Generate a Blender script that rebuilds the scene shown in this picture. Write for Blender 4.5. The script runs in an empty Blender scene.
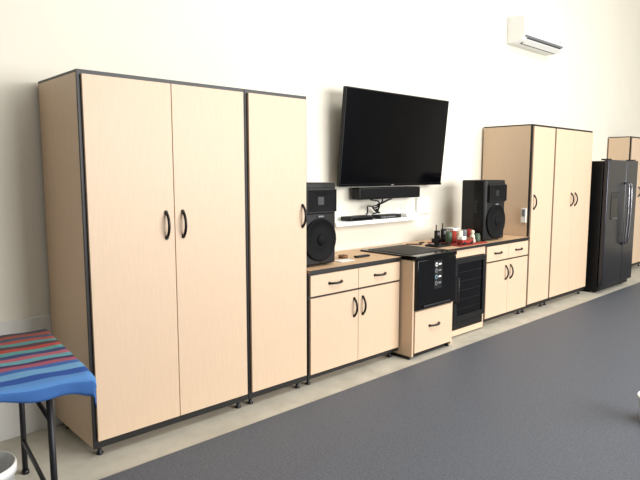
import bpy, bmesh, math, random
from mathutils import Vector, Matrix
S=bpy.context.scene
S.view_settings.view_transform='Standard'

# ---------------- materials ----------------
def srgb(c):
    return tuple(((v/255)/12.92 if v/255<=0.04045 else ((v/255+0.055)/1.055)**2.4) for v in c)+(1,)
def mat(name,c,rough=0.5,metal=0.0,spec=0.5,noise=0.0,nscale=20,stretch=(1,1,1),bump=0.0,emit=0,coat=0):
    m=bpy.data.materials.new(name); m.use_nodes=True
    nt=m.node_tree; b=nt.nodes['Principled BSDF']
    col=srgb(c)
    b.inputs['Base Color'].default_value=col
    b.inputs['Roughness'].default_value=rough
    b.inputs['Metallic'].default_value=metal
    b.inputs['Specular IOR Level'].default_value=spec
    b.inputs['Coat Weight'].default_value=coat
    tc=nt.nodes.new('ShaderNodeTexCoord'); mp=nt.nodes.new('ShaderNodeMapping')
    mp.inputs['Scale'].default_value=stretch
    nz=nt.nodes.new('ShaderNodeTexNoise'); nz.inputs['Scale'].default_value=nscale; nz.inputs['Detail'].default_value=5
    nt.links.new(tc.outputs['Object'],mp.inputs[0]); nt.links.new(mp.outputs[0],nz.inputs['Vector'])
    if noise>0:
        r=nt.nodes.new('ShaderNodeValToRGB')
        r.color_ramp.elements[0].position=0.3; r.color_ramp.elements[1].position=0.7
        r.color_ramp.elements[0].color=tuple(v*(1-noise) for v in col[:3])+(1,)
        r.color_ramp.elements[1].color=tuple(min(1,v*(1+noise)) for v in col[:3])+(1,)
        nt.links.new(nz.outputs['Fac'],r.inputs[0]); nt.links.new(r.outputs[0],b.inputs['Base Color'])
    if bump>0:
        bp=nt.nodes.new('ShaderNodeBump'); bp.inputs['Strength'].default_value=bump; bp.inputs['Distance'].default_value=0.004
        nt.links.new(nz.outputs['Fac'],bp.inputs['Height']); nt.links.new(bp.outputs[0],b.inputs['Normal'])
    return m
WOOD=mat('maple_laminate',(207,181,153),0.45,noise=0.035,nscale=14,stretch=(9,9,0.6))
WOODH=mat('maple_laminate_horizontal',(207,182,154),0.45,noise=0.035,nscale=14,stretch=(0.8,9,9))
TOP=mat('countertop_laminate',(206,172,136),0.5,spec=0.3,noise=0.04,nscale=14,stretch=(0.8,9,9))
BLK=mat('black_edge_banding',(14,13,13),0.45)
HND=mat('black_pull_metal',(14,14,14),0.35,metal=0.3)
WALL=mat('cream_wall_paint',(224,219,204),0.85,noise=0.015,nscale=3,bump=0.1)
STEM=mat('stem_wall_paint',(210,209,204),0.8,noise=0.02,nscale=5)
CEIL=mat('ceiling_white',(235,233,226),0.9)
CONC=mat('concrete_floor',(182,177,163),0.75,noise=0.12,nscale=6,bump=0.2)
PLB=mat('black_plastic',(11,11,12),0.5,spec=0.3,noise=0.05,nscale=60)
PLG=mat('speaker_grille_black',(10,10,11),0.7,spec=0.15,noise=0.4,nscale=400,bump=0.15)
GLB=mat('gloss_black',(8,8,9),0.15,spec=0.3)
SCR=mat('tv_screen_glass',(5,5,7),0.12,spec=0.2)
WHT=mat('white_plastic',(236,236,232),0.4)
GRY=mat('grey_plastic',(120,122,124),0.5)
DGR=mat('dark_grey_metal',(50,50,54),0.4,metal=0.6)
STL=mat('black_stainless',(62,63,70),0.28,metal=0.85,noise=0.04,nscale=6,stretch=(20,20,0.5))
STH=mat('handle_stainless',(150,150,155),0.25,metal=1)
RED=mat('red_cloth',(150,45,35),0.9,noise=0.3,nscale=60)
GRN=mat('green_ceramic',(62,84,62),0.5)
CRM=mat('cream_ceramic',(225,215,190),0.4)
BRN=mat('brown_wood',(110,72,42),0.6,noise=0.2,nscale=20)
BLU=mat('label_blue',(120,150,165),0.5)
PAP=mat('paper_white',(225,225,220),0.7)
GLASS=mat('tinted_cooler_glass',(8,8,10),0.08,spec=0.3)
SHF=mat('cooler_shelf_beech',(24,20,19),0.6,spec=0.2)

# ---------------- mesh builder ----------------
class MB:
    def __init__(s,name): s.name=name; s.bm=bmesh.new(); s.mats=[]
    def mi(s,m):
        if m not in s.mats: s.mats.append(m)
        return s.mats.index(m)
    def _set(s,faces,m,smooth=False):
        i=s.mi(m)
        for f in faces: f.material_index=i; f.smooth=smooth
    def box(s,x0,x1,y0,y1,z0,z1,m,bev=0.0,seg=2,M=None):
        r=bmesh.ops.create_cube(s.bm,size=1)
        vs=r['verts']
        T=Matrix.Translation(((x0+x1)/2,(y0+y1)/2,(z0+z1)/2))@Matrix.Diagonal((abs(x1-x0),abs(y1-y0),abs(z1-z0),1))
        bmesh.ops.transform(s.bm,matrix=T,verts=vs)
        fs=set(f for v in vs for f in v.link_faces); s._set(fs,m)
        if bev>0:
            es=list(set(e for v in vs for e in v.link_edges))
            rr=bmesh.ops.bevel(s.bm,geom=es,offset=bev,segments=seg,affect='EDGES',profile=0.5)
            s._set(rr['faces'],m,seg>1)
            vs=list(set(v for f in rr['faces'] for v in f.verts))
        if M is not None: bmesh.ops.transform(s.bm,matrix=M,verts=vs)
        return vs
    def prism(s,pts,axis,a0,a1,m,bev=0,smooth=False):
        def P(p,a):
            if axis=='z': return (p[0],p[1],a)
            if axis=='x': return (a,p[0],p[1])
            return (p[0],a,p[1])
        A=[s.bm.verts.new(P(p,a0)) for p in pts]; B=[s.bm.verts.new(P(p,a1)) for p in pts]
        n=len(pts); fs=[]
        for i in range(n):
            fs.append(s.bm.faces.new((A[i],A[(i+1)%n],B[(i+1)%n],B[i])))
        s._set(fs,m,smooth)
        caps=[s.bm.faces.new(A[::-1]),s.bm.faces.new(B)]; s._set(caps,m)
        fs+=caps
        bmesh.ops.recalc_face_normals(s.bm,faces=fs)
        if bev>0:
            es=list(set(e for f in fs for e in f.edges))
            rr=bmesh.ops.bevel(s.bm,geom=es,offset=bev,segments=2,affect='EDGES',profile=0.5)
            s._set(rr['faces'],m,True)
    def rev(s,prof,origin,axis,m,seg=28,smooth=True,close=True):
        ax=Vector(axis).normalized(); q=Vector((0,0,1)).rotation_difference(ax).to_matrix().to_4x4()
        T=Matrix.Translation(origin)@q; rings=[]
        for r,h in prof:
            rings.append([s.bm.verts.new(T@Vector((r*math.cos(2*math.pi*k/seg),r*math.sin(2*math.pi*k/seg),h))) for k in range(seg)])
        fs=[]
        for a,b in zip(rings,rings[1:]):
            for k in range(seg):
                fs.append(s.bm.faces.new((a[k],a[(k+1)%seg],b[(k+1)%seg],b[k])))
        s._set(fs,m,smooth)
        if close:
            c=[s.bm.faces.new(rings[0][::-1]),s.bm.faces.new(rings[-1])]; s._set(c,m)
    def cyl(s,p0,p1,r,m,seg=14):
        d=Vector(p1)-Vector(p0); s.rev([(r,0),(r,d.length)],p0,d,m,seg)
    def tube(s,pts,r,m,seg=8):
        pts=[Vector(p) for p in pts]; rings=[]; up=None
        for i,p in enumerate(pts):
            d=(pts[min(i+1,len(pts)-1)]-pts[max(i-1,0)]).normalized()
            if up is None:
                up=Vector((0,0,1)) if abs(d.z)<0.9 else Vector((1,0,0))
            a=d.cross(up).normalized(); b=a.cross(d).normalized(); up=b
            rings.append([s.bm.verts.new(p+a*r*math.cos(2*math.pi*k/seg)+b*r*math.sin(2*math.pi*k/seg)) for k in range(seg)])
        fs=[]
        for A,B in zip(rings,rings[1:]):
            for k in range(seg): fs.append(s.bm.faces.new((A[k],A[(k+1)%seg],B[(k+1)%seg],B[k])))
        fs+= [s.bm.faces.new(rings[0][::-1]),s.bm.faces.new(rings[-1])]
        s._set(fs,m,True)
        bmesh.ops.recalc_face_normals(s.bm,faces=fs)
    def pull(s,x,y,z,m=None,vert=True,L=0.15):
        m=m or HND; pts=[]
        for k in range(13):
            t=k/12; u=(t-0.5)*L; o=-0.034*math.sin(math.pi*t)**0.55
            pts.append((x,y+o,z+u) if vert else (x+u,y+o,z))
        s.tube(pts,0.0085,m)
        for e in (-1,1):
            if vert: s.rev([(0.013,0),(0.008,0.012)],(x,y,z+e*L/2),(0,-1,0),m,12)
            else: s.rev([(0.013,0),(0.008,0.012)],(x+e*L/2,y,z),(0,-1,0),m,12)
    def done(s,M=None):
        me=bpy.data.meshes.new(s.name)
        xs=[v.co.x for v in s.bm.verts]; ys=[v.co.y for v in s.bm.verts]; zs=[v.co.z for v in s.bm.verts]
        c=Vector(((min(xs)+max(xs))/2,(min(ys)+max(ys))/2,min(zs)))
        bmesh.ops.translate(s.bm,verts=s.bm.verts,vec=-c)
        s.bm.to_mesh(me); s.bm.free()
        for m in s.mats: me.materials.append(m)
        o=bpy.data.objects.new(s.name,me); S.collection.objects.link(o)
        o.location=c
        if M is not None: o.matrix_world=M@Matrix.Translation(c)
        return o

# ---------------- room ----------------
XL,XR,YF,H=-3.0,13.0,-8.5,5.2
b=MB('wall_back'); b.box(XL,XR,0,0.15,0,H,WALL); b.done()
b=MB('light_blocker_left'); b.box(XL-0.15,XL,YF,0.15,0,H,mat('low_bounce_grey',(125,121,114),0.9)); b.done()  # unseen wall added to block light from the left; dark to limit bounce
b=MB('wall_right'); b.box(XR,XR+0.15,YF,0.15,0,H,WALL); b.done()
b=MB('ceiling'); b.box(XL,XR,YF,0.0,H,H+0.1,CEIL); b.done()
b=MB('floor'); b.box(XL,XR,YF,0.15,-0.1,0,CONC); b.done()
b=MB('trim_1'); b.box(XL,XR,-0.022,0,0,0.72,STEM,0.004); b.done()

RUB=mat('grey_rubber_mat',(90,90,98),0.55)
nt=RUB.node_tree; bs=nt.nodes['Principled BSDF']
tc=nt.nodes.new('ShaderNodeTexCoord'); vo=nt.nodes.new('ShaderNodeTexVoronoi'); vo.inputs['Scale'].default_value=38; vo.inputs['Randomness'].default_value=0.15
nz=nt.nodes.new('ShaderNodeTexNoise'); nz.inputs['Scale'].default_value=110; nz.inputs['Detail'].default_value=3
r=nt.nodes.new('ShaderNodeValToRGB'); r.color_ramp.elements[0].position=0.35; r.color_ramp.elements[1].position=0.68
r.color_ramp.elements[0].color=srgb((66,70,79)); r.color_ramp.elements[1].color=srgb((92,97,106))
bp=nt.nodes.new('ShaderNodeBump'); bp.inputs['Strength'].default_value=0.35; bp.inputs['Distance'].default_value=0.003
nt.links.new(tc.outputs['Object'],vo.inputs['Vector']); nt.links.new(tc.outputs['Object'],nz.inputs['Vector'])
nt.links.new(nz.outputs['Fac'],r.inputs[0]); nt.links.new(r.outputs[0],bs.inputs['Base Color'])
nt.links.new(vo.outputs['Distance'],bp.inputs['Height']); nt.links.new(bp.outputs[0],bs.inputs['Normal'])
b=MB('rubber_floor_mat'); b.box(XL+0.05,XR-0.5,YF+0.05,-0.86,0,0.008,RUB); b.done()

YFc=-0.63; YB=-0.025
# ---------------- cabinets ----------------
def feet(b,x0,x1,yf,z0):
    for x in (x0+0.05,x1-0.05):
        for y in (yf+0.06,YB-0.08):
            b.rev([(0.02,0),(0.02,0.01),(0.012,0.014),(0.012,z0-0.008),(0.024,z0-0.008),(0.024,z0)],(x,y,0),(0,0,1),DGR,14)
def tall(name,x0,x1,ndoors,hx,z0=0.06,z1=2.13,yf=YFc,yb=YB,hz=1.29):
    b=MB(name)
    b.box(x0,x1,yf+0.024,yb,z0,z1-0.014,WOOD)
    b.box(x0,x1,yf+0.024,yb,z1-0.014,z1,BLK)
    b.box(x0,x1,yf+0.006,yf+0.0238,z0,z1,BLK)
    w=(x1-x0-0.032)/ndoors
    for i in range(ndoors):
        a=x0+0.016+i*w
        b.box(a+0.002,a+w-0.002,yf-0.012,yf+0.0058,z0+0.046,z1-0.024,WOOD,0.0015,1)
    for h in hx: b.pull(h,yf-0.012,hz)
    feet(b,x0,x1,yf,z0)
    return b.done()
tall('tall_storage_cabinet',1.180,2.237,2,(1.708-0.055,1.708+0.055))
tall('tall_storage_cabinet',2.241,2.774,1,(2.774-0.055,))
tall('tall_storage_cabinet',6.107,6.648,1,(6.107+0.065,),hz=1.27)
tall('tall_storage_cabinet',6.652,7.724,2,(7.188-0.055,7.188+0.055),hz=1.27)
tall('tall_storage_cabinet',9.88,10.8,2,(10.29,10.39),z1=2.17,yf=-0.365)

def base(name,x0,x1,yf=YFc,z0=0.06,z1=0.857):
    b=MB(name)
    b.box(x0,x1,yf+0.024,YB,z0,z1,WOOD)
    b.box(x0,x1,yf+0.006,yf+0.0238,z0,z1,BLK)
    xm=(x0+x1)/2
    for a,c,s in ((x0+0.014,xm-0.002,1),(xm+0.002,x1-0.014,-1)):
        b.box(a,c,yf-0.012,yf+0.0058,z0+0.036,0.672,WOOD,0.0015,1)
        b.box(a,c,yf-0.012,yf+0.0058,0.688,z1-0.012,WOODH,0.0015,1)
        b.pull((a+c)/2,yf-0.012,0.768,vert=False,L=0.13)
        b.pull(xm-s*0.05,yf-0.012,0.54,L=0.14)
    feet(b,x0,x1,yf,z0)
    return b.done()
base('base_cabinet',2.782,3.836)
base('base_cabinet',5.21,6.10)

ZC=0.885
def ct(x0,x1):
    b=MB('countertop')
    b.box(x0,x1,-0.647,YB,0.8605,ZC,TOP)
    b.box(x0,x1,-0.650,-0.6472,0.8605,ZC,BLK)
    b.done()
ct(2.782,3.836); ct(4.442,6.10)

b=MB('undercounter_ice_chest')
x0,x1,yf=3.842,4.436,-0.77
b.box(x0,x0+0.02,yf,YB,0.03,0.86,WOOD)
b.box(x1-0.02,x1,yf,YB,0.03,0.86,WOOD)
b.box(x0+0.02,x1-0.02,yf+0.02,YB,0.05,0.86,BLK)
b.box(x0+0.02,x1-0.02,yf+0.05,yf+0.07,0.0,0.05,BLK)
b.box(x0,x0+0.02,yf+0.03,YB,0,0.03,BLK); b.box(x1-0.02,x1,yf+0.03,YB,0,0.03,BLK)
b.box(x0+0.024,x1-0.024,yf-0.012,yf+0.0195,0.06,0.42,WOODH,0.002,1)
b.pull((x0+x1)/2,yf-0.012,0.27,vert=False,L=0.14)
b.box(x0+0.024,x1-0.004,yf-0.03,yf+0.0195,0.435,0.86,GLB,0.006)
b.box(x0,x1,yf-0.035,-0.16,0.862,0.9,GLB,0.006)
b.box(x0+0.04,x1-0.04,yf+0.06,-0.22,0.9,0.904,PLB,0.002,1)
b.box(x0,x1,-0.159,YB,0.86,ZC,TOP)
lx=4.10
b.box(lx,lx+0.115,yf-0.0315,yf-0.0301,0.59,0.84,PLB)
for i,(z,m) in enumerate(((0.805,PAP),(0.75,GRY),(0.695,BLU),(0.64,GRY))):
    b.rev([(0.019,0),(0.017,0.002)],(lx+0.03,yf-0.0315,z),(0,-1,0),m,16)
    b.rev([(0.010,0),(0.009,0.002)],(lx+0.03,yf-0.0334,z),(0,-1,0),PLB,12)
    b.box(lx+0.062,lx+0.1,yf-0.0325,yf-0.0316,z-0.006,z+0.008,PAP if i%2==0 else GRY)
b.box(x0+0.1,x1-0.1,yf-0.045,yf-0.03,0.455,0.47,DGR,0.004)
b.done()

b=MB('wine_cooler')
x0,x1,yf=4.442,5.204,YFc
b.box(x0,x0+0.18,yf,YB,0.02,0.86,WOOD)
b.box(x1-0.018,x1,yf,YB,0.02,0.86,WOOD)
b.box(x0+0.18,x1-0.018,yf,YB,0.785,0.86,WOODH)
b.box(x0+0.18,x1-0.018,yf,YB,0.02,0.075,WOODH)
b.box(x0+0.18,x1-0.018,yf+0.03,YB,0.075,0.785,BLK)
a,c=x0+0.185,x1-0.022
b.box(a,c,yf-0.01,yf+0.03,0.17,0.78,GLB,0.006)
for (p,q,r_,s_) in ((a,a+0.05,0.17,0.78),(c-0.05,c,0.17,0.78),(a+0.05,c-0.05,0.17,0.22),(a+0.05,c-0.05,0.73,0.78)):
    b.box(p,q,yf-0.03,yf-0.011,r_,s_,PLB,0.003,1)
b.box(a+0.05,c-0.05,yf-0.016,yf-0.0105,0.22,0.73,GLASS)
for k in range(5):
    z=0.28+k*0.09
    b.box(a+0.06,c-0.06,yf-0.0166,yf-0.0162,z,z+0.006,SHF)
b.box(a,c,yf+0.0,yf+0.03,0.078,0.165,PLB)
for k in range(4): b.box(a+0.03,c-0.03,yf-0.006,yf,0.087+k*0.018,0.094+k*0.018,BLK)
b.tube([(a+0.025,yf-0.03,0.36),(a+0.025,yf-0.06,0.37),(a+0.025,yf-0.06,0.6),(a+0.025,yf-0.03,0.61)],0.008,DGR)
b.box(a+0.02,c-0.02,yf+0.06,YB-0.05,0,0.02,BLK)
b.done()

# ---------------- TV ----------------
b=MB('wall_mounted_television')
W,Ht=1.515,0.86
b.box(-W/2,W/2,-0.02,0.02,0,Ht,PLB,0.006)
b.box(-W/2+0.01,W/2-0.01,-0.0215,-0.0198,0.022,Ht-0.01,SCR)
b.box(-W/2,W/2,-0.024,-0.0201,0.0,0.02,GLB)
b.box(-0.35,0.35,0.02,0.05,0.15,0.65,PLB,0.01)
b.box(-0.06,-0.02,-0.0255,-0.0241,0.006,0.014,GRY)
M=Matrix.Translation((4.355,-0.115,1.475))@Matrix.Rotation(math.radians(5.4),4,'X')
b.done(M)
b=MB('tv_wall_bracket')
b.box(4.15,4.65,-0.025,0,1.65,2.05,DGR,0.003,1)
b.box(4.25,4.28,-0.068,-0.025,1.62,2.08,DGR); b.box(4.53,4.56,-0.068,-0.025,1.62,2.08,DGR)
b.done()
b=MB('soundbar')
b.box(3.86,4.77,-0.13,-0.03,1.35,1.46,PLB,0.012)
b.box(3.88,4.75,-0.134,-0.129,1.362,1.448,PLG,0.002,1)
b.box(4.0,4.05,-0.03,0,1.36,1.44,DGR); b.box(4.5,4.55,-0.03,0,1.36,1.44,DGR)
b.done()

b=MB('floating_wall_shelf')
b.box(3.50,4.84,-0.2,0,1.13,1.165,WHT,0.004,1)
b.box(3.50,4.84,-0.02,0,1.165,1.20,WHT)
b.done()
b=MB('cable_cover_box')
b.box(4.86,5.08,-0.03,0,1.17,1.34,WHT,0.006)
b.box(4.88,5.06,-0.034,-0.03,1.19,1.32,STEM,0.003,1)
b.done()
b=MB('media_player')
b.box(3.70,4.0,-0.18,-0.05,1.166,1.205,PLB,0.006); b.box(3.72,3.98,-0.182,-0.179,1.174,1.192,GLB); b.done()
b=MB('network_switch')
b.box(4.1,4.42,-0.17,-0.06,1.166,1.2,PLB,0.005)
for k in range(6): b.box(4.13+k*0.035,4.15+k*0.035,-0.172,-0.169,1.175,1.187,GRY)
b.done()
b=MB('wireless_router')
b.box(4.52,4.70,-0.16,-0.06,1.166,1.195,WHT,0.008)
for xx in (4.54,4.68): b.tube([(xx,-0.07,1.19),(xx+0.005,-0.065,1.28)],0.005,WHT)
b.done()
b=MB('cable_bundle')
for i,(xa,xb,zz) in enumerate(((4.0,4.25,1.27),(4.1,4.17,1.25),(4.23,3.95,1.28),(4.3,4.05,1.2))):
    pts=[]
    for k in range(17):
        t=k/16
        pts.append((xa+(xb-xa)*t+0.04*math.sin(6*t+i),-0.14+0.06*t-0.03*math.sin(5*t+i),1.35-(1.35-1.212)*t+0.02*math.sin(9*t+i)*(1-t)*t*4))
    b.tube(pts,0.007,PLB,6)
b.done()

# ---------------- PA speakers ----------------
def speaker(x0,x1,yf,z0):
    b=MB('pa_speaker'); w=x1-x0; d=0.33; h=0.635; xm=(x0+x1)/2
    pts=[(x0,yf+0.035),(x0+0.03,yf+0.01),(xm,yf),(x1-0.03,yf+0.01),(x1,yf+0.035),(x1,yf+0.14),(x1-0.06,yf+d),(x0+0.06,yf+d),(x0,yf+0.14)]
    b.prism(pts,'z',z0+0.012,z0+h,PLB,0.014)
    for fx in (x0+0.09,x1-0.09):
        for fy in (yf+0.06,yf+0.25): b.rev([(0.016,0),(0.014,0.014)],(fx,fy,z0),(0,0,1),BLK,10)
    b.box(xm-w*0.40,xm+w*0.40,yf-0.008,yf+0.02,z0+0.40,z0+0.60,PLB,0.01)
    hz=z0+0.50
    def ring(wx,hh,y): return [b.bm.verts.new((xm+sx*wx,y,hz+sz*hh)) for sx,sz in ((-1,-1),(1,-1),(1,1),(-1,1))]
    r1=ring(w*0.37,0.08,yf-0.016); r2=ring(0.03,0.03,yf-0.0085)
    fs=[b.bm.faces.new((r1[k],r1[(k+1)%4],r2[(k+1)%4],r2[k])) for k in range(4)]
    b._set(fs,PLG); b._set([b.bm.faces.new(r2)],BLK)
    for sx in (-1,1): b.box(xm+sx*w*0.39-0.004,xm+sx*w*0.39+0.004,yf-0.02,yf-0.007,hz-0.085,hz+0.085,PLB)
    b.rev([(w*0.43,0),(w*0.43,0.014),(w*0.40,0.02),(w*0.385,0.013),(w*0.2,0.02),(0.001,0.022)],(xm,yf+0.008,z0+0.205),(0,-1,0),PLG,32)
    b.rev([(0.045,0),(0.04,0.006),(0.001,0.01)],(xm,yf-0.014,z0+0.205),(0,-1,0),PLG,20)
    b.box(xm-0.03,xm+0.03,yf-0.010,yf,z0+0.375,z0+0.388,GRY,0.003,1)
    b.box(x0-0.004,x0+0.01,yf+0.09,yf+0.13,z0+0.28,z0+0.42,GLB,0.003,1)
    b.box(x1-0.01,x1+0.004,yf+0.09,yf+0.13,z0+0.28,z0+0.42,GLB,0.003,1)
    b.done()
speaker(2.79,3.17,-0.55,ZC+0.001)
speaker(5.29,5.71,-0.57,ZC+0.001)

# ---------------- mini split AC ----------------
b=MB('wall_air_conditioner')
pr=[(0,3.15),(0,3.46),(-0.17,3.46),(-0.21,3.445),(-0.228,3.41),(-0.232,3.26),(-0.222,3.205),(-0.19,3.17),(-0.12,3.145)]
b.prism(pr,'x',6.6,7.64,WHT,0.008)
b.prism([(-0.221,3.203),(-0.2335,3.222),(-0.2335,3.228),(-0.2,3.228)],'x',6.62,7.62,GRY)
b.prism([(-0.222,3.200),(-0.226,3.202),(-0.135,3.143),(-0.13,3.148)],'x',6.68,7.58,DGR)
b.prism([(-0.215,3.182),(-0.15,3.145),(-0.145,3.15),(-0.21,3.19)],'x',6.7,7.56,WHT)
b.box(7.5,7.56,-0.2345,-0.231,3.26,3.27,GRY)
b.done()
b=MB('thermostat_remote_holder')
b.box(6.085,6.105,-0.60,-0.54,1.04,1.20,WHT,0.004); b.box(6.08,6.0849,-0.59,-0.55,1.11,1.19,GRY,0.002,1)
b.done()

# ---------------- refrigerator ----------------
b=MB('refrigerator')
x0,x1,yf=7.85,8.92,-0.80
b.box(x0,x1,yf+0.07,-0.06,0.03,1.75,PLB,0.006)
xm=x0+0.64
b.box(x0,xm-0.003,yf,yf+0.062,0.09,1.765,STL,0.012)
b.box(xm+0.003,x1,yf,yf+0.062,0.09,1.765,STL,0.012)
b.box(x0+0.01,x1-0.01,yf+0.05,yf+0.1,0.03,0.085,BLK)
for k in range(3): b.box(x0+0.05,x1-0.05,yf+0.045,yf+0.05,0.038+k*0.015,0.045+k*0.015,DGR)
for fx in (x0+0.08,x1-0.08):
    for fy in (yf+0.12,-0.12): b.cyl((fx,fy,0),(fx,fy,0.035),0.025,BLK)
for hx in (xm-0.05,xm+0.05):
    pts=[(hx,yf,0.62)]+[(hx,yf-0.045-0.02*math.sin(math.pi*k/10),0.64+k*0.1) for k in range(9)]+[(hx,yf,1.46)]
    b.tube(pts,0.012,STH,10)
b.box(x0+0.14,x0+0.40,yf-0.004,yf+0.002,0.98,1.34,GLB,0.006,1)
b.box(x0+0.16,x0+0.38,yf-0.006,yf-0.003,1.26,1.32,DGR,0.002,1)
b.box(x0+0.17,x0+0.37,yf-0.014,yf-0.003,0.99,1.0,STH)
b.box(x0+0.05,x0+0.15,yf+0.02,yf+0.12,1.76,1.78,PLB,0.004,1); b.box(x1-0.15,x1-0.05,yf+0.02,yf+0.12,1.76,1.78,PLB,0.004,1)
b.done()

# ---------------- counter clutter ----------------
zc=ZC+0.001
b=MB('red_table_runner'); b.box(4.78,5.27,-0.62,-0.22,zc,zc+0.008,RED,0.003,1); b.done()
def fig(name,x,y,z,prof,m,extra=None,k=1.0):
    b=MB(name); b.rev([(r*1.0,h*k) for r,h in prof],(x,y,z),(0,0,1),m,20)
    if extra: extra(b)
    b.done()
zr=zc+0.0085
def radio(x,y,hh):
    b=MB('two_way_radio')
    b.box(x-0.045,x+0.045,y-0.04,y+0.04,zr,zr+0.04,PLB,0.008)
    b.box(x-0.028,x+0.028,y-0.018,y+0.018,zr+0.03,zr+hh,PLB,0.005)
    b.box(x-0.02,x+0.02,y-0.0195,y-0.0178,zr+hh*0.6,zr+hh*0.85,GRY)
    b.tube([(x-0.018,y,zr+hh-0.003),(x-0.018,y,zr+hh+0.06)],0.006,PLB)
    b.done()
radio(4.85,-0.29,0.12); radio(4.96,-0.29,0.13)
b=MB('white_storage_box'); b.box(5.03,5.14,-0.36,-0.25,zr,zr+0.12,WHT,0.005); b.box(5.026,5.144,-0.364,-0.246,zr+0.12,zr+0.135,STEM,0.004); b.done()
def can(x,y,m1):
    b=MB('drink_can'); b.rev([(0.026,0),(0.033,0.008),(0.033,0.11),(0.027,0.12),(0.025,0.117)],(x,y,zr),(0,0,1),m1,20); b.done()
can(4.85,-0.43,GRN); can(4.94,-0.42,RED); can(5.04,-0.43,CRM); can(5.13,-0.42,GRY); can(5.22,-0.43,RED)
fig('ceramic_figurine',5.12,-0.53,zr,[(0.03,0),(0.033,0.015),(0.024,0.045),(0.024,0.07),(0.012,0.085),(0.02,0.1),(0.018,0.118),(0.004,0.125)],CRM)
fig('glass_jar',5.21,-0.53,zr,[(0.03,0),(0.032,0.005),(0.032,0.06),(0.025,0.07),(0.025,0.085)],GRN)
b=MB('toy_truck')
b.box(4.82,5.02,-0.61,-0.545,zr+0.018,zr+0.05,RED,0.005); b.box(4.82,4.89,-0.61,-0.545,zr+0.05,zr+0.085,WHT,0.008)
b.box(4.90,5.02,-0.61,-0.545,zr+0.05,zr+0.065,BRN,0.003,1)
for wx in (4.855,4.985):
    for wy in (-0.615,-0.552): b.cyl((wx,wy,zr+0.018),(wx,wy+0.012,zr+0.018),0.017,BLK,16)
b.done()
b=MB('tape_roll'); b.rev([(0.02,0),(0.04,0),(0.04,0.025),(0.02,0.025),(0.02,0.0)],(3.42,-0.36,zc),(0,0,1),BRN,22,close=False); b.done()
b=MB('paper_sheet'); b.box(3.24,3.40,-0.52,-0.42,zc,zc+0.003,PAP); b.done()
b=MB('small_parts_dish'); b.rev([(0.03,0),(0.045,0.018),(0.042,0.018),(0.028,0.004)],(3.36,-0.27,zc),(0,0,1),WHT,22); b.done()
b=MB('remote_control'); b.box(3.50,3.66,-0.45,-0.405,zc,zc+0.016,PLB,0.005)
for k in range(5): b.box(3.515+k*0.025,3.527+k*0.025,-0.435,-0.42,zc+0.016,zc+0.018,GRY)
b.done()
b=MB('charging_tray'); b.box(4.55,4.76,-0.52,-0.36,zc,zc+0.018,PLB,0.005); b.box(4.57,4.74,-0.50,-0.38,zc+0.018,zc+0.026,GLB,0.003,1); b.done()
b=MB('power_cord'); b.tube([(4.46+0.03*k,-0.22+0.05*math.sin(k*0.9),zc+0.007) for k in range(11)],0.006,PLB,6); b.done()

# ---------------- folding table + blanket ----------------
TM=Matrix.Translation((0.95,-0.895,0))@Matrix.Rotation(math.radians(-6.5),4,'Z')
LEG=mat('folding_leg_steel',(40,40,44),0.45,metal=0.4)
b=MB('folding_table')
L=1.6; hw=0.43
b.box(-L,0,-hw,hw,0.70,0.735,GRY,0.008)
for xx in (-0.14,-L+0.14):
    b.tube([(xx,-0.37,0.0),(xx,-0.35,0.7)],0.014,LEG); b.tube([(xx,0.37,0.0),(xx,0.35,0.7)],0.014,LEG)
    b.tube([(xx,-0.365,0.18),(xx,0.365,0.18)],0.011,LEG); b.tube([(xx,-0.355,0.55),(xx,0.355,0.55)],0.011,LEG)
    s_=-1 if xx>-0.8 else 1
    b.tube([(xx,0,0.55),(xx+s_*0.3,0,0.70)],0.010,LEG)
    for yy in (-0.37,0.37): b.rev([(0.02,0),(0.018,0.02)],(xx,yy,0),(0,0,1),BLK,10)
b.done(TM)
me=bpy.data.meshes.new('striped_blanket'); bm=bmesh.new(); uv=bm.loops.layers.uv.new('UVMap')
na,nb=90,60; A0,A1=-1.5,0.035; B0,B1=-hw-0.085,hw+0.02
grid=[]
for i in range(na+1):
    row=[]
    for j in range(nb+1):
        a=A0+(A1-A0)*i/na; c=B0+(B1-B0)*j/nb
        c0=c
        if c<-hw: c0=-hw+(c+hw)*(0.8+0.35*math.sin(a*7+1)+0.15*math.sin(a*19))
        a0=a
        if a>0: a0=a*(0.8+0.6*math.sin(c*9))
        x,y,z=a0,c0,0.743+0.003*math.sin(a*9)*math.cos(c*11)+0.0015*math.sin(a*31+c*17)
        if a>0.0: x=0.012+min(a0,0.02)*0.5; z-=max(0,a0-0.008)
        if c0<-hw: e=-hw-c0; y=-hw-0.012-min(e,0.02)*0.5-0.012*math.sin(a*24)*min(1,e*10); z-=max(0,e-0.008)
        if c0>hw: e=c0-hw; y=hw+0.012+min(e,0.02)*0.5; z-=max(0,e-0.01)
        row.append((bm.verts.new((x,y,z)),i/na,j/nb))
    grid.append(row)
for i in range(na):
    for j in range(nb):
        q=[grid[i][j],grid[i+1][j],grid[i+1][j+1],grid[i][j+1]]
        f=bm.faces.new([k[0] for k in q]); f.smooth=True
        for l,k in zip(f.loops,q): l[uv].uv=(k[1],k[2])
bm.to_mesh(me); bm.free()
o=bpy.data.objects.new('striped_blanket',me); S.collection.objects.link(o); o.matrix_world=TM
md=o.modifiers.new('thick','SOLIDIFY'); md.thickness=0.005; md.offset=1
m=bpy.data.materials.new('striped_weave'); m.use_nodes=True; nt=m.node_tree; bs=nt.nodes['Principled BSDF']; bs.inputs['Roughness'].default_value=0.95; bs.inputs['Specular IOR Level'].default_value=0.1
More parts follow.
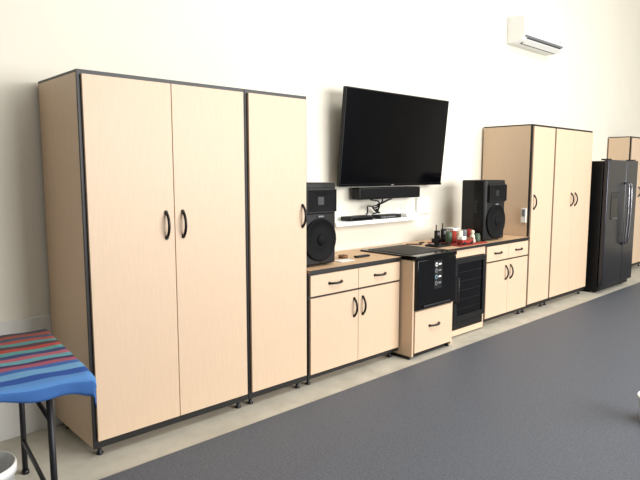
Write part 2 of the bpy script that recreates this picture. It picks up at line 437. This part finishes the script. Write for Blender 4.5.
tc=nt.nodes.new('ShaderNodeUVMap'); sp=nt.nodes.new('ShaderNodeSeparateXYZ'); cr=nt.nodes.new('ShaderNodeValToRGB'); cr.color_ramp.interpolation='CONSTANT'
wn=nt.nodes.new('ShaderNodeTexNoise'); wn.inputs['Scale'].default_value=260
bpn=nt.nodes.new('ShaderNodeBump'); bpn.inputs['Strength'].default_value=0.5; bpn.inputs['Distance'].default_value=0.003
nt.links.new(wn.outputs['Fac'],bpn.inputs['Height']); nt.links.new(bpn.outputs[0],bs.inputs['Normal'])
nt.links.new(tc.outputs[0],sp.inputs[0]); nt.links.new(sp.outputs['Y'],cr.inputs[0]); nt.links.new(cr.outputs[0],bs.inputs['Base Color'])
stops=[(0,(66,106,166)),(0.06,(84,128,182)),(0.13,(50,80,145)),(0.20,(104,148,186)),(0.28,(66,96,155)),(0.33,(150,84,100)),(0.38,(70,56,84)),(0.42,(96,146,156)),(0.48,(160,92,104)),(0.53,(62,70,104)),(0.58,(86,136,136)),(0.63,(156,72,66)),(0.68,(80,60,66)),(0.73,(85,128,126)),(0.78,(150,76,70)),(0.83,(70,80,95)),(0.88,(135,76,70)),(0.94,(72,70,76))]
el=cr.color_ramp.elements
el[0].position=0; el[0].color=srgb(stops[0][1]); el[1].position=stops[1][0]; el[1].color=srgb(stops[1][1])
for p,c in stops[2:]:
    e=el.new(p); e.color=srgb(c)
me.materials.append(m)

def pail(name,x,y,r,h):
    b=MB(name)
    b.rev([(r*0.82,0),(r*0.96,h*0.9),(r*1.03,h*0.9),(r*1.03,h*0.97),(r,h),(r*0.96,h),(r*0.8,0.01)],(x,y,0.008),(0,0,1),WHT,32)
    b.tube([(x+r*1.03*math.cos(t),y+0.02+r*0.3*math.sin(t),0.008+h*0.92-r*0.6*math.sin(t)) for t in [math.pi*k/14 for k in range(15)]],0.003,GRY,6)
    b.done()
pail('plastic_bucket',0.52,-1.09,0.14,0.375)
pail('plastic_bucket',3.995,-2.61,0.11,0.17)

# ---------------- lights ----------------
def area(name,loc,rot,sx,sy,e,c=(1,1,1)):
    l=bpy.data.lights.new(name,'AREA'); l.shape='RECTANGLE'; l.size=sx; l.size_y=sy; l.energy=e; l.color=c
    o=bpy.data.objects.new(name,l); S.collection.objects.link(o); o.location=loc; o.rotation_euler=[math.radians(v) for v in rot]
area('garage_door_daylight',(6.0,-7.8,2.5),(80,0,10),7.0,3.0,870,(1,0.99,0.98))
area('added_overhead_fill',(4.2,-3.6,5.1),(0,0,0),6.5,2,190,(1,0.985,0.965))  # added overhead fill for soft brightness, no known ceiling fixture
w=bpy.data.worlds.new('daylight'); S.world=w; w.use_nodes=True
w.node_tree.nodes['Background'].inputs[0].default_value=(0.9,0.95,1,1); w.node_tree.nodes['Background'].inputs[1].default_value=0.2

# ---------------- camera ----------------
cd=bpy.data.cameras.new('camera'); cam=bpy.data.objects.new('camera',cd); S.collection.objects.link(cam)
cd.sensor_width=36; cd.lens=577.1/640*36
cam.location=(0,-3.718,1.593); cam.rotation_euler=(math.radians(90-6.61),0,math.radians(46.79-90))
S.camera=cam
